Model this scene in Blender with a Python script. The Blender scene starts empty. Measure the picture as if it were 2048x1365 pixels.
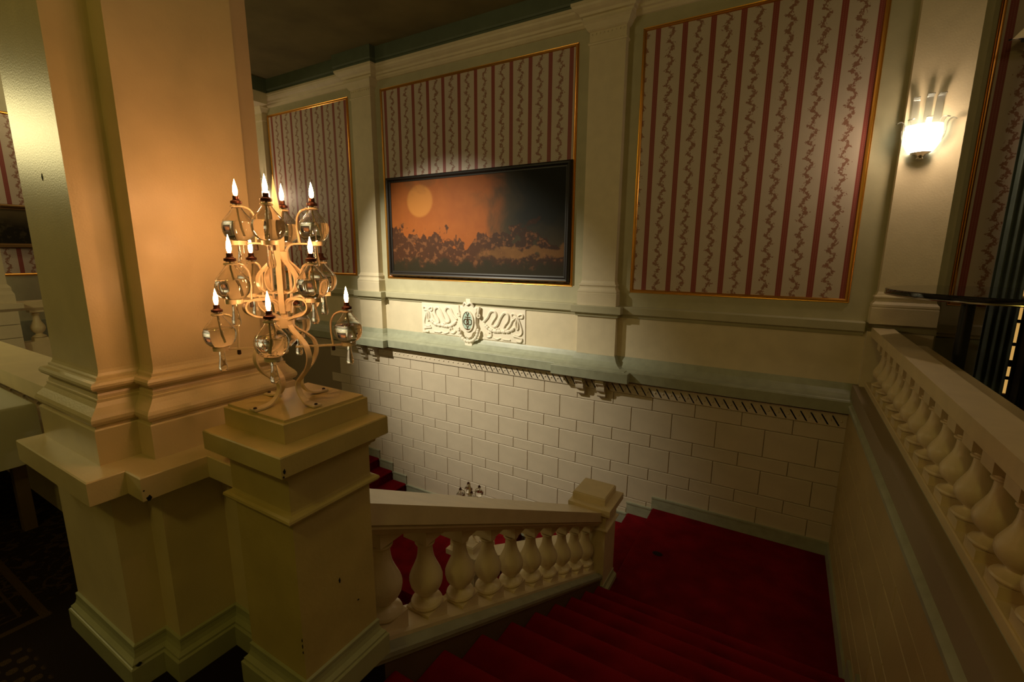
import bpy, bmesh, math, random
from math import sin, cos, pi, radians, hypot, sqrt
from mathutils import Vector, Matrix
random.seed(7)
S = bpy.context.scene
C = S.collection

# ------------------------------------------------------------------ camera, world, main lights, exposure
YAW, PIT, ROL, FPX = radians(-30.42), radians(10.8), -0.006, 928.0
_fw = Vector((sin(YAW)*cos(PIT), cos(YAW)*cos(PIT), -sin(PIT)))
_rt = Vector((cos(YAW), -sin(YAW), 0)); _dn = _fw.cross(_rt)
_R = _rt*cos(ROL) + _dn*sin(ROL); _D = -_rt*sin(ROL) + _dn*cos(ROL)
cam = bpy.data.cameras.new('camera'); camo = bpy.data.objects.new('camera', cam); C.objects.link(camo)
cam.sensor_width = 36; cam.lens = FPX/2048*36; cam.clip_start = .05; cam.clip_end = 100
M = Matrix((( _R.x, -_D.x, -_fw.x, 0), (_R.y, -_D.y, -_fw.y, 0), (_R.z, -_D.z, -_fw.z, 1.70), (0, 0, 0, 1)))
camo.matrix_world = M
S.camera = camo
S.view_settings.view_transform = 'Standard'; S.view_settings.look = 'None'
S.view_settings.gamma = 1; S.view_settings.use_curve_mapping = False
S.view_settings.exposure = 0.0
w = bpy.data.worlds.new('world'); S.world = w; w.use_nodes = True
w.node_tree.nodes['Background'].inputs[0].default_value = (.9, .6, .25, 1)
w.node_tree.nodes['Background'].inputs[1].default_value = .0
try:
    S.cycles.use_denoising = True
    S.cycles.max_bounces = 14; S.cycles.transmission_bounces = 14; S.cycles.transparent_max_bounces = 16
    S.cycles.sample_clamp_indirect = 4.0
except Exception: pass

def light(name, kind, loc, power, col, size=.1, target=None, angle=60, blend=1.0, size_y=None):
    l = bpy.data.lights.new(name, kind); l.energy = power; l.color = col
    if kind == 'AREA':
        l.size = size
        if size_y: l.shape = 'RECTANGLE'; l.size_y = size_y
    else: l.shadow_soft_size = size
    if kind == 'SPOT': l.spot_size = radians(angle); l.spot_blend = blend
    o = bpy.data.objects.new(name, l); C.objects.link(o); o.location = loc
    if target is not None:
        o.rotation_euler = (Vector(target)-Vector(loc)).to_track_quat('-Z', 'Y').to_euler()
    return o
# the spotlight that the opposite gallery throws on the relief
light('relief_spotlight', 'SPOT', (-6.7, 2.3, 3.95), 2050, (1, .92, .73), .06, (-4.95, 6.4, .62), 58, 1.0)
# a ceiling light over the opposite end of the landing: sheen on the pier's narrow face, light on the buffet
light('hall_pendant_light', 'POINT', (-6.3, -.45, 2.80), 85, (1, .84, .38), .32)
# unseen fill added to brighten the wallpaper on the far left wall
light('left_gallery_fill', 'POINT', (-10.9, 3.6, 4.4), 34, (1, .80, .42), .2)
# dim ceiling light of the hall behind the camera
light('hall_ceiling_light', 'POINT', (-.35, -2.2, 4.5), 54, (1, .80, .17), .22)
# soft unseen fill added beyond the right balustrade to brighten its coping
light('gallery_coping_fill', 'AREA', (2.1, 2.2, 4.95), 11, (1, .68, .42), 1.6, (1.9, 2.6, 0))
# faint light in the upper part of the stairwell
light('stairwell_ceiling_light', 'POINT', (-4.2, 2.6, 4.80), 18, (1, .75, .47), .25)

# ------------------------------------------------------------------ materials
def mat(name, col, rough=.5, metal=0, bump=0, bscale=60, spec=.5, coat=0, var=0, vscale=6, trans=0, ior=1.45, sheen=0):
    m = bpy.data.materials.new(name); m.use_nodes = True
    nt = m.node_tree; b = nt.nodes['Principled BSDF']
    b.inputs['Base Color'].default_value = (*col, 1); b.inputs['Roughness'].default_value = rough
    b.inputs['Metallic'].default_value = metal; b.inputs['Specular IOR Level'].default_value = spec
    b.inputs['IOR'].default_value = ior
    if trans: b.inputs['Transmission Weight'].default_value = trans
    if coat: b.inputs['Coat Weight'].default_value = coat
    if sheen: b.inputs['Sheen Weight'].default_value = sheen
    if bump or var:
        tc = nt.nodes.new('ShaderNodeTexCoord')
    if var:
        n = nt.nodes.new('ShaderNodeTexNoise'); n.inputs['Scale'].default_value = vscale; n.inputs['Detail'].default_value = 5
        nt.links.new(tc.outputs['Object'], n.inputs['Vector'])
        r = nt.nodes.new('ShaderNodeMapRange'); r.inputs[1].default_value = .3; r.inputs[2].default_value = .7
        r.inputs[3].default_value = 1-var; r.inputs[4].default_value = 1+var*.5
        nt.links.new(n.outputs['Fac'], r.inputs[0])
        mx = nt.nodes.new('ShaderNodeVectorMath'); mx.operation = 'SCALE'; mx.inputs[0].default_value = col
        nt.links.new(r.outputs[0], mx.inputs['Scale']); nt.links.new(mx.outputs[0], b.inputs['Base Color'])
    if bump:
        n2 = nt.nodes.new('ShaderNodeTexNoise'); n2.inputs['Scale'].default_value = bscale; n2.inputs['Detail'].default_value = 3
        nt.links.new(tc.outputs['Object'], n2.inputs['Vector'])
        bp = nt.nodes.new('ShaderNodeBump'); bp.inputs['Strength'].default_value = bump; bp.inputs['Distance'].default_value = .01
        nt.links.new(n2.outputs['Fac'], bp.inputs['Height']); nt.links.new(bp.outputs['Normal'], b.inputs['Normal'])
    return m
def emit(name, col, s):
    m = bpy.data.materials.new(name); m.use_nodes = True; nt = m.node_tree
    nt.nodes.remove(nt.nodes['Principled BSDF'])
    e = nt.nodes.new('ShaderNodeEmission'); e.inputs[0].default_value = (*col, 1); e.inputs[1].default_value = s
    nt.links.new(e.outputs[0], nt.nodes['Material Output'].inputs[0]); return m

CREAM = mat('cream_gloss_paint', (.72, .59, .35), .33, bump=.07, bscale=150, var=.08)
CREAMW = mat('cream_wall_paint', (.72, .62, .42), .5, bump=.12, bscale=70, var=.06)
NEWELP = mat('yellowed_cream_paint', (.60, .47, .19), .38, bump=.08, bscale=70, var=.14, vscale=5)
STONESH = mat('shaded_block_paint', (.44, .34, .15), .55, bump=.12, bscale=60, var=.10, vscale=3)  # block paint darkened and browned for the shade on the right wall
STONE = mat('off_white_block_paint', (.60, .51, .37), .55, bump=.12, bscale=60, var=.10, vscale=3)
MORTAR = mat('block_joint', (.30, .24, .15), .8)
SAGE = mat('sage_wall_paint', (.47, .435, .275), .55, bump=.10, bscale=70, var=.07)
LEDGE = mat('grey_green_ledge_paint', (.35, .365, .255), .42, bump=.06, var=.14, vscale=8)
BASEG = mat('grey_green_moulding_paint', (.42, .42, .25), .36, bump=.06, var=.12)
FRIEZE = mat('dark_green_frieze_paint', (.10, .125, .075), .6, var=.1)
CEIL = mat('dark_ceiling_paint', (.19, .155, .06), .9, var=.25, vscale=1.5)
DARKP = mat('brown_string_paint', (.12, .075, .03), .6)
PLASTER = mat('white_plaster', (.82, .74, .58), .5, bump=.08, bscale=80)
GOLD = mat('gilded_wood', (.70, .34, .07), .30, 1, bump=.04)
DGOLD = mat('dull_bronze_frame', (.20, .11, .035), .42, .6)
BLACKW = mat('black_picture_frame', (.014, .010, .007), .4)
CARPET = mat('red_stair_carpet', (.17, .003, .006), .95, bump=.5, bscale=350, var=.35, vscale=4, spec=.1)
IRON = mat('cream_enamelled_iron', (.74, .60, .38), .32, bump=.03)
COPPER = mat('dark_copper_burner', (.10, .035, .02), .4, .7)
SCREWM = mat('dark_bolt', (.05, .03, .02), .5, .5)
GLASS = mat('clear_lamp_glass', (1, .985, .96), .0, trans=1, ior=1.45)
FLAME = emit('flame', (1, .46, .175), 165)
BULB = emit('lit_frosted_glass', (1, .98, .80), 10)
SCGLASS = mat('sconce_leaf_glass', (.95, .95, .9), .08, trans=.92, ior=1.45)
CHROME = mat('polished_rim', (.55, .5, .42), .15, 1)
BLACKG = mat('black_glass', (.012, .012, .012), .06, coat=.3)
BLACKM = mat('black_post_metal', (.008, .008, .008), .4)
CLOTH = mat('white_tablecloth', (.52, .50, .40), .85, bump=.05)
CURT = mat('dark_teal_curtain', (.085, .115, .095), .55, var=.3, vscale=3, sheen=.3)
CURTD = mat('dark_brown_curtain', (.030, .022, .012), .7, var=.3)
SWAG = mat('ivory_curtain_heading', (.75, .66, .42), .6)
LIT = emit('lit_room_beyond', (1, .55, .14), .55)
BRASS = mat('brass_strip', (.58, .46, .22), .30, .35)
CHIP = mat('dark_chip_in_paint', (.012, .010, .005), .8)
def step_carpet():  # paints the light caught by the step noses into the carpet colour
    m = CARPET.copy(); m.name = 'red_step_carpet_painted_nose_light'; nt = m.node_tree; n = NX(nt); o, x, y, z = n.obj()
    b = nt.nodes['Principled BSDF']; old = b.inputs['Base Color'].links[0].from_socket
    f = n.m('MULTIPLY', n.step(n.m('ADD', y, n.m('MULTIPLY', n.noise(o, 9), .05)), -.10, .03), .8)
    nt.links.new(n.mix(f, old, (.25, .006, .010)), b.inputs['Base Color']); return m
STAIN = mat('dark_carpet_stain', (.010, .001, .001), 1.0)
OVALG = mat('pale_green_medallion', (.42, .55, .45), .4)
INK = mat('dark_lettering', (.10, .045, .012), .5)
CARP2 = None

class NX:                     # tiny node-maths helper
    def __init__(s, nt): s.nt = nt
    def m(s, op, a, b=0, c=None):
        n = s.nt.nodes.new('ShaderNodeMath'); n.operation = op
        for i, v in enumerate((a, b, c)):
            if v is None: continue
            if isinstance(v, (int, float)): n.inputs[i].default_value = v
            else: s.nt.links.new(v, n.inputs[i])
        return n.outputs[0]
    def step(s, x, e0, e1):
        n = s.nt.nodes.new('ShaderNodeMapRange'); n.interpolation_type = 'SMOOTHSTEP'
        s.nt.links.new(x, n.inputs[0]); n.inputs[1].default_value = e0; n.inputs[2].default_value = e1
        return n.outputs[0]
    def mix(s, f, a, b):
        n = s.nt.nodes.new('ShaderNodeMix'); n.data_type = 'RGBA'
        if isinstance(f, (int, float)): n.inputs[0].default_value = f
        else: s.nt.links.new(f, n.inputs[0])
        for i, v in ((6, a), (7, b)):
            if isinstance(v, tuple): n.inputs[i].default_value = (*v, 1)
            else: s.nt.links.new(v, n.inputs[i])
        return n.outputs[2]
    def noise(s, vec, scale, detail=3, dist=0):
        n = s.nt.nodes.new('ShaderNodeTexNoise'); n.inputs['Scale'].default_value = scale; n.inputs['Detail'].default_value = detail
        n.inputs['Distortion'].default_value = dist; s.nt.links.new(vec, n.inputs['Vector']); return n.outputs['Fac']
    def obj(s):
        t = s.nt.nodes.new('ShaderNodeTexCoord'); x = s.nt.nodes.new('ShaderNodeSeparateXYZ')
        s.nt.links.new(t.outputs['Object'], x.inputs[0]); return t.outputs['Object'], x.outputs[0], x.outputs[1], x.outputs[2]

def wallpaper(name, s0, per=.322):
    m = bpy.data.materials.new(name); m.use_nodes = True; nt = m.node_tree; b = nt.nodes['Principled BSDF']
    b.inputs['Roughness'].default_value = .55; n = NX(nt); o, x, y, z = n.obj()
    u = n.m('ADD', x, per/2-s0+per*40)
    u = n.m('SUBTRACT', n.m('MODULO', u, per), per/2)            # distance from a stripe
    d = n.m('ABSOLUTE', u)
    stripe = n.m('SUBTRACT', 1.0, n.step(d, .029, .033))
    fine = n.m('SUBTRACT', 1.0, n.step(n.m('ABSOLUTE', n.m('SUBTRACT', d, .0105)), .0015, .0040))
    dots = n.m('MULTIPLY', fine, n.m('ADD', .45, n.m('MULTIPLY', n.m('SINE', n.m('MULTIPLY', z, 330)), .4)))
    v = n.m('SUBTRACT', per/2, d)                                 # |distance| from the vine axis
    sg = n.m('SIGN', u)
    vv = n.m('MULTIPLY', v, sg)
    k = 2*pi/.17
    wave = n.m('MULTIPLY', n.m('SINE', n.m('MULTIPLY', z, k)), .025)
    wave = n.m('ADD', wave, n.m('MULTIPLY', n.m('SINE', n.m('MULTIPLY', z, k*2.0)), .007))
    e = n.m('ABSOLUTE', n.m('SUBTRACT', vv, wave))
    nz = n.noise(o, 38, 2); nz2 = n.noise(o, 85, 2)
    bl = n.m('ADD', n.m('MULTIPLY', nz, .13), n.m('MULTIPLY', nz2, .085))
    lump = n.m('MULTIPLY', n.m('SINE', n.m('MULTIPLY', z, k*2)), .007)
    th = n.m('ADD', n.m('SUBTRACT', bl, .0885), lump)
    th = n.m('MAXIMUM', th, .0035)
    vine = n.m('SUBTRACT', 1.0, n.step(n.m('SUBTRACT', e, th), -.001, .002))
    vine = n.m('MULTIPLY', vine, .85)
    ground = n.mix(n.noise(o, 5), (.55, .46, .37), (.61, .51, .41))
    col = n.mix(stripe, ground, (.27, .050, .038))
    col = n.mix(n.m('MULTIPLY', dots, .7), col, (.46, .22, .15))
    vc = n.mix(n.noise(o, 22), (.20, .095, .035), (.30, .075, .050))
    col = n.mix(vine, col, vc)
    nt.links.new(col, b.inputs['Base Color']); return m

def canvas(name, W, H, dark=False):
    m = bpy.data.materials.new(name); m.use_nodes = True; nt = m.node_tree; b = nt.nodes['Principled BSDF']
    b.inputs['Roughness'].default_value = .6; b.inputs['Specular IOR Level'].default_value = .15; n = NX(nt); o, x, y, z = n.obj()
    u = n.m('DIVIDE', x, W); v = n.m('DIVIDE', z, H)
    a = n.noise(o, 1.6, 5, .6); c = n.noise(o, 4.5, 4, .4); f = n.noise(o, 14, 3)
    uw = n.m('ADD', u, n.m('MULTIPLY', n.m('SUBTRACT', a, .5), .30)); vw = n.m('ADD', v, n.m('MULTIPLY', n.m('SUBTRACT', c, .5), .26))
    if dark:
        col = n.mix(n.step(vw, .45, .9), (.015, .012, .005), (.10, .075, .035))
        col = n.mix(n.m('MULTIPLY', n.step(f, .5, .7), .5), col, (.09, .07, .03))
    else:
        col = n.mix(c, (.21, .052, .008), (.29, .085, .013))                       # sunset glow
        r = n.m('SQRT', n.m('ADD', n.m('POWER', n.m('MULTIPLY', n.m('SUBTRACT', u, .20), 2.05), 2), n.m('POWER', n.m('SUBTRACT', v, .77), 2)))
        col = n.mix(n.m('SUBTRACT', 1.0, n.step(r, .15, .185)), col, (.36, .135, .024))   # low sun
        col = n.mix(n.m('MULTIPLY', n.step(a, .52, .68), .55), col, (.13, .05, .012))   # clouds
        col = n.mix(n.step(uw, .58, .74), col, (.040, .028, .012))                # storm side
        col = n.mix(n.m('MULTIPLY', n.step(uw, .68, .86), n.step(vw, .28, .6)), col, (.012, .013, .010))
        hill = n.m('ADD', n.m('MULTIPLY', n.m('SUBTRACT', c, .5), .75), n.m('ADD', .47, n.m('MULTIPLY', n.m('SUBTRACT', a, .5), .7)))
        hill = n.m('SUBTRACT', hill, n.m('MULTIPLY', u, .16))
        tr = n.m('SUBTRACT', 1.0, n.step(n.m('SUBTRACT', v, hill), -.02, .02))
        col = n.mix(n.m('MULTIPLY', tr, .92), col, (.035, .014, .006))             # dark trees
        col = n.mix(n.m('MULTIPLY', tr, n.m('MULTIPLY', n.step(f, .52, .66), .55)), col, (.20, .075, .025))
        strip = n.m('MULTIPLY', n.m('SUBTRACT', 1.0, n.step(n.m('ABSOLUTE', n.m('SUBTRACT', vw, .23)), .03, .06)), n.step(uw, .55, .72))
        col = n.mix(n.m('MULTIPLY', strip, .75), col, (.17, .075, .02))
        col = n.mix(n.m('SUBTRACT', 1.0, n.step(vw, .08, .18)), col, (.022, .016, .006))
    nt.links.new(col, b.inputs['Base Color']); return m

def floor_carpet():
    m = bpy.data.materials.new('dark_patterned_carpet'); m.use_nodes = True; nt = m.node_tree; b = nt.nodes['Principled BSDF']
    b.inputs['Roughness'].default_value = .95; b.inputs['Specular IOR Level'].default_value = .1
    n = NX(nt); o, x, y, z = n.obj()
    f = n.noise(o, 260, 2); col = n.mix(f, (.010, .006, .004), (.020, .010, .008))
    def band(c, c0, hw): return n.m('SUBTRACT', 1.0, n.step(n.m('ABSOLUTE', n.m('SUBTRACT', c, c0)), hw*.8, hw))
    left = n.m('SUBTRACT', 1.0, n.step(x, -2.86, -2.84)); low = n.m('SUBTRACT', 1.0, n.step(y, .55, .56))
    br = n.m('MAXIMUM', n.m('MULTIPLY', band(y, .535, .018), left), n.m('MULTIPLY', band(x, -2.87, .018), low))
    br2 = n.m('MULTIPLY', n.m('MAXIMUM', band(y, .47, .007), band(x, -2.96, .007)), n.m('MULTIPLY', n.m('SUBTRACT', 1.0, n.step(x, -2.96, -2.95)), n.m('SUBTRACT', 1.0, n.step(y, .475, .48))))
    br = n.m('MAXIMUM', br, n.m('MULTIPLY', br2, .7))
    sc = n.m('MULTIPLY', n.m('MULTIPLY', n.step(n.noise(o, 16, 2, 1.5), .54, .58), n.m('SUBTRACT', 1.0, n.step(x, -3.0, -2.98))), .6)
    br = n.m('MAXIMUM', br, sc)
    tri = n.m('MULTIPLY', n.m('MULTIPLY', n.m('SINE', n.m('MULTIPLY', x, 75)), n.m('SINE', n.m('MULTIPLY', y, 75))), 1.0)
    tr = n.m('MULTIPLY', n.m('MULTIPLY', n.step(tri, .15, .35), n.m('SUBTRACT', 1.0, n.step(y, .42, .44))), n.step(x, -2.72, -2.70))
    br = n.m('MAXIMUM', br, n.m('MULTIPLY', tr, .8))
    br = n.m('MULTIPLY', br, n.m('ADD', .35, n.step(f, .4, .6)))
    col = n.mix(br, col, (.075, .045, .018))
    nt.links.new(col, b.inputs['Base Color']); return m
CARP2 = floor_carpet()
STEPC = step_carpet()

# ------------------------------------------------------------------ mesh helpers
class MB:
    def __init__(s): s.v = []; s.f = []; s.sm = []
    def add(s, vs, fs, smooth=False):
        o = len(s.v); s.v += [tuple(p) for p in vs]; s.f += [[i+o for i in q] for q in fs]; s.sm += [smooth]*len(fs); return s
    def box(s, x0, x1, y0, y1, z0, z1):
        vs = [(x, y, z) for z in (z0, z1) for y in (y0, y1) for x in (x0, x1)]
        return s.add(vs, [(0, 2, 3, 1), (4, 5, 7, 6), (0, 1, 5, 4), (2, 6, 7, 3), (0, 4, 6, 2), (1, 3, 7, 5)])
    def extrude(s, prof, p0, p1, ax, smooth=False):
        """prof = [(a, b)]: a along ax (horizontal), b along z; from p0 to p1"""
        p0, p1, ax = Vector(p0), Vector(p1), Vector(ax); n = len(prof)
        vs = [p+ax*a+Vector((0, 0, b)) for p in (p0, p1) for a, b in prof]
        fs = [(i, (i+1) % n, n+(i+1) % n, n+i) for i in range(n)]
        s.add(vs, fs, smooth); return s.add(vs, [list(range(n))[::-1], list(range(n, 2*n))])
    def lathe(s, prof, c=(0, 0, 0), seg=24, smooth=True, flip=False):
        """prof = [(r, z)] bottom to top"""
        vs = []; fs = []; n = len(prof)
        for r, z in prof:
            for k in range(seg):
                a = 2*pi*k/seg; vs.append((c[0]+r*cos(a), c[1]+r*sin(a), c[2]+z))
        for i in range(n-1):
            for k in range(seg):
                q = [i*seg+k, i*seg+(k+1) % seg, (i+1)*seg+(k+1) % seg, (i+1)*seg+k]
                fs.append(q[::-1] if flip else q)
        a, b = list(range(seg))[::-1], list(range((n-1)*seg, n*seg))
        if flip: a, b = a[::-1], b[::-1]
        return s.add(vs, fs+[a, b], smooth)
    def mould(s, plan, prof, caps=True):
        """closed rectilinear plan (counter-clockwise), prof = [(offset, z)]"""
        n = len(plan); vs = []; fs = []
        for o, z in prof:
            for p in offset(plan, o, True): vs.append((p[0], p[1], z))
        for i in range(len(prof)-1):
            for k in range(n): fs.append((i*n+k, i*n+(k+1) % n, (i+1)*n+(k+1) % n, (i+1)*n+k))
        if caps: fs += [list(range(n))[::-1], list(range((len(prof)-1)*n, len(prof)*n))]
        return s.add(vs, fs)
    def run(s, line, prof):
        """open rectilinear line with the outside on its right, prof = [(offset, z)] top to bottom or bottom to top"""
        n = len(line); vs = []; fs = []
        for o, z in prof:
            for p in offset(line, o, False): vs.append((p[0], p[1], z))
        for i in range(len(prof)-1):
            for k in range(n-1): fs.append((i*n+k, i*n+k+1, (i+1)*n+k+1, (i+1)*n+k))
        return s.add(vs, fs)
    def tube(s, pts, r, seg=8, closed=False):
        pts = [Vector(p) for p in pts]; n = len(pts); vs = []; fs = []; up = None
        for i, p in enumerate(pts):
            a = pts[(i-1) % n] if closed or i else pts[0]; b = pts[(i+1) % n] if closed or i < n-1 else pts[-1]
            t = (b-a).normalized()
            if up is None: up = t.orthogonal().normalized()
            up = (up-t*up.dot(t)).normalized(); q = t.cross(up)
            rr = r(i/(n-1)) if callable(r) else r
            for k in range(seg):
                c = 2*pi*k/seg; vs.append(p+up*rr*cos(c)+q*rr*sin(c))
        m = n if closed else n-1
        for i in range(m):
            j = (i+1) % n
            for k in range(seg): fs.append((i*seg+k, i*seg+(k+1) % seg, j*seg+(k+1) % seg, j*seg+k))
        s.add(vs, fs, True)
        if not closed: s.add(vs[:seg]+vs[-seg:], [list(range(seg))[::-1], list(range(seg, 2*seg))])
        return s
    def strip(s, pts, nrm, w, t):
        """flat bar: w wide along nrm, t thick in the plane of the path; w may be a function of 0..1"""
        pts = [Vector(p) for p in pts]; nrm = Vector(nrm).normalized(); n = len(pts); vs = []; fs = []
        for i, p in enumerate(pts):
            a = pts[max(i-1, 0)]; b = pts[min(i+1, n-1)]; q = (b-a).normalized().cross(nrm)
            ww = (w(i/(n-1)) if callable(w) else w)/2
            vs += [p+nrm*ww+q*t/2, p-nrm*ww+q*t/2, p-nrm*ww-q*t/2, p+nrm*ww-q*t/2]
        for i in range(n-1):
            for k in range(4): fs.append((4*i+k, 4*i+(k+1) % 4, 4*i+4+(k+1) % 4, 4*i+4+k))
        fs += [(3, 2, 1, 0), (4*n-4, 4*n-3, 4*n-2, 4*n-1)]
        return s.add(vs, fs, True)
    def sphere(s, c, r, seg=10, rings=6, sc=(1, 1, 1)):
        vs = []; fs = []
        for i in range(rings+1):
            a = pi*i/rings
            for k in range(seg):
                b = 2*pi*k/seg; vs.append((c[0]+r*sc[0]*sin(a)*cos(b), c[1]+r*sc[1]*sin(a)*sin(b), c[2]-r*sc[2]*cos(a)))
        for i in range(rings):
            for k in range(seg): fs.append((i*seg+k, i*seg+(k+1) % seg, (i+1)*seg+(k+1) % seg, (i+1)*seg+k))
        return s.add(vs, fs, True)
    def mesh(s, name, m=None, ang=35):
        me = bpy.data.meshes.new(name); me.from_pydata(s.v, [], s.f)
        me.polygons.foreach_set('use_smooth', s.sm)
        bm = bmesh.new(); bm.from_mesh(me); bmesh.ops.remove_doubles(bm, verts=bm.verts, dist=1e-5)
        bmesh.ops.recalc_face_normals(bm, faces=bm.faces) if not getattr(s, 'keep', False) else None
        bm.to_mesh(me); bm.free()
        if any(s.sm): me.set_sharp_from_angle(angle=radians(ang))
        if m: me.materials.append(m)
        return me
    def build(s, name, m=None, parent=None, kind=None, ang=35):
        return link(name, s.mesh(name, m, ang), parent, kind)
def link(name, me, parent=None, kind=None, loc=None):
    o = bpy.data.objects.new(name, me); C.objects.link(o)
    if parent: o.parent = parent
    if kind: o['kind'] = kind
    if loc: o.location = loc
    return o
def offset(pl, d, closed):
    n = len(pl); out = []
    for i, p in enumerate(pl):
        e = []
        if closed or i > 0:
            a = pl[(i-1) % n]; e.append((p[0]-a[0], p[1]-a[1]))
        if closed or i < n-1:
            b = pl[(i+1) % n]; e.append((b[0]-p[0], b[1]-p[1]))
        ns = []
        for x, y in e:
            L = hypot(x, y) or 1; ns.append((y/L, -x/L))
        if len(ns) == 2 and abs(ns[0][0]*ns[1][0]+ns[0][1]*ns[1][1]) < .5: q = (ns[0][0]+ns[1][0], ns[0][1]+ns[1][1])
        else: q = ns[0]
        out.append((p[0]+d*q[0], p[1]+d*q[1]))
    return out
def thing(name, label, cat, loc=(0, 0, 0), rz=0, group=None):
    o = bpy.data.objects.new(name, None); C.objects.link(o); o.location = loc; o.rotation_euler = (0, 0, rz)
    o.empty_display_size = .1
    return tag(o, label, cat, group)
def tag(o, label, cat, group=None):
    o['label'] = label; o['category'] = cat
    if group: o['group'] = group
    return o
def dup(root, loc=None, rz=None, label=None, group=None, skip=()):
    def cp(o, par):
        c = o.copy(); C.objects.link(c)
        if par: c.parent = par
        for ch in list(kids.get(o.name, ())):
            if ch.name.split('.')[0] not in skip: cp(ch, c)
        return c
    kids = {}
    for o in bpy.data.objects:
        if o.parent: kids.setdefault(o.parent.name, []).append(o)
    r = cp(root, None)
    if loc is not None: r.location = loc
    if rz is not None: r.rotation_euler = (0, 0, rz)
    if label: r['label'] = label
    if group: r['group'] = group
    return r
def smooth(pts, n=6):
    pts = [Vector(p) for p in pts]; out = []
    P = [pts[0]]+pts+[pts[-1]]
    for i in range(1, len(P)-2):
        for k in range(n):
            t = k/n; a, b, c, d = P[i-1], P[i], P[i+1], P[i+2]
            out.append(.5*((2*b)+(c-a)*t+(2*a-5*b+4*c-d)*t*t+(3*b-a-3*c+d)*t**3))
    return out+[pts[-1]]
def rect(x0, x1, y0, y1): return [(x0, y0), (x1, y0), (x1, y1), (x0, y1)]

# ------------------------------------------------------------------ the setting
ST = 'structure'
AX = -4.6                                   # mirror axis of the double staircase
YW, YB = 6.45, 6.28                         # upper wall plane, block facing plane
ZL, RIS, TRD = -1.88, .188, .355            # landing level, riser, tread
ZC = ZL-6*.185                              # lower landing in the middle
XR = .75                                    # face of the wall under the right balustrade
PIL = [(-10.41, -9.80), (-7.18, -6.60), (-2.60, -2.02), (.82, 1.38)]    # pilaster pedestals

FY = .93
MB().box(-12.4, -1.372, -5, 1.235, -.3, 0).box(-1.372, XR+.02, -5, FY, -.3, 0).build('floor', CARP2, kind=ST)
MB().box(XR+.02, 3.5, -5, 7.0, -.3, 0).build('floor.001', CARP2, kind=ST)
MB().box(-12.4, -9.95, 1.235, 6.6, -.3, 0).build('floor.002', CARP2, kind=ST)
MB().box(-12.4, 3.6, -5, 7.1, 5.12, 5.25).build('ceiling', CEIL, kind=ST)
wb = MB().box(-12.4, 1.42, YW, 6.75, .0, 5.12).build('wall_back', SAGE, kind=ST)
MB().box(-9.97, XR+.1, YW-.012, YW+.02, .235, .87).build('dado_field', CREAMW, wb)
wl = MB().box(-9.97, XR+.0, YB+.014, YW+.1, -3.4, .07).build('wall_back_lower', MORTAR, kind=ST)
MB().box(1.42, 3.5, 6.8, 7.0, 0, 5.12).build('wall_right', SAGE, kind=ST)
MB().box(3.4, 3.6, -5, 7.0, 0, 5.12).build('wall_right_end', SAGE, kind=ST)
MB().box(-12.4, -12.2, -5, 6.6, 0, 5.12).build('wall_left', SAGE, kind=ST)
MB().box(-12.4, 3.6, -5.2, -5, 0, 5.12).build('wall_front', SAGE, kind=ST)
wr = MB().box(XR+.014, .90, FY, 6.40, -3.4, .24).build('wall_stair_right', MORTAR, kind=ST)
MB().box(-10.2, -9.95, 1.09, 6.4, -3.4, 0).build('wall_stair_left', CREAMW, kind=ST)
MB().box(-9.95, -1.66, 1.0, 1.09, -4.2, -.3).build('wall_stair_front', CREAMW, kind=ST)

# block facing: every block its own piece
ROWS = [-.258, -.445, -.803, -.99, -1.315, -1.49, -1.83, -2.01, -2.35, -2.53, -2.87, -3.05]
def zfloor(x):
    if x > -1.33: return ZL
    k = math.ceil((-1.33-x)/.355); z = ZL-min(k, 6)*.185
    xm = 2*AX-x
    if xm > -1.33: return ZL
    k2 = math.ceil((-1.33-xm)/.355); return max(z, ZL-min(k2, 6)*.185)
_cache = {}
def block_mesh(w, h, t, ax):
    key = (round(w, 3), round(h, 3), ax)
    if key in _cache: return _cache[key]
    c = .006; b = MB(); w2, h2 = w/2-.0035, h/2-.0035
    r0 = [(-w2, t, -h2), (w2, t, -h2), (w2, t, h2), (-w2, t, h2)]
    r1 = [(-w2, c*.8, -h2), (w2, c*.8, -h2), (w2, c*.8, h2), (-w2, c*.8, h2)]
    r2 = [(-w2+c, 0, -h2+c), (w2-c, 0, -h2+c), (w2-c, 0, h2-c), (-w2+c, 0, h2-c)]
    vs = r0+r1+r2
    if ax == 'x': vs = [(y, x, z) for x, y, z in vs]
    fs = [(i, (i+1) % 4, 4+(i+1) % 4, 4+i) for i in range(4)]+[(4+i, 4+(i+1) % 4, 8+(i+1) % 4, 8+i) for i in range(4)]+[(8, 9, 10, 11)]
    b.add(vs, fs); _cache[key] = b.mesh('block', STONE if ax == 'y' else STONESH); return _cache[key]
PB = .556
for i in range(len(ROWS)-1):
    zt, zb = ROWS[i], ROWS[i+1]; tall = (i % 2 == 1)
    xe = XR+.012; j = .51 if tall else .24
    while xe > -7.7:
        x0 = j; x1 = xe
        if zt > min(zfloor(x0+.02), zfloor(x1-.02))+.02:
            link('block', block_mesh(x1-x0, zt-zb, .018, 'y'), wl, loc=((x0+x1)/2, YB, (zt+zb)/2))
        xe = j; j -= PB
for i in range(len(ROWS)-5):
    zt, zb = ROWS[i], ROWS[i+1]; off = .3 if i % 2 else 0
    ye = YB-.001; j = 5.6+off
    while ye > 1.3:
        y0 = max(j, 1.1)
        if zt > -RIS*(y0-1.1)/TRD+.05-RIS*2:
            link('block', block_mesh(ye-y0, zt-zb, .018, 'x'), wr, loc=(XR, (y0+ye)/2, (zt+zb)/2))
        ye = y0; j -= 1.15
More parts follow.
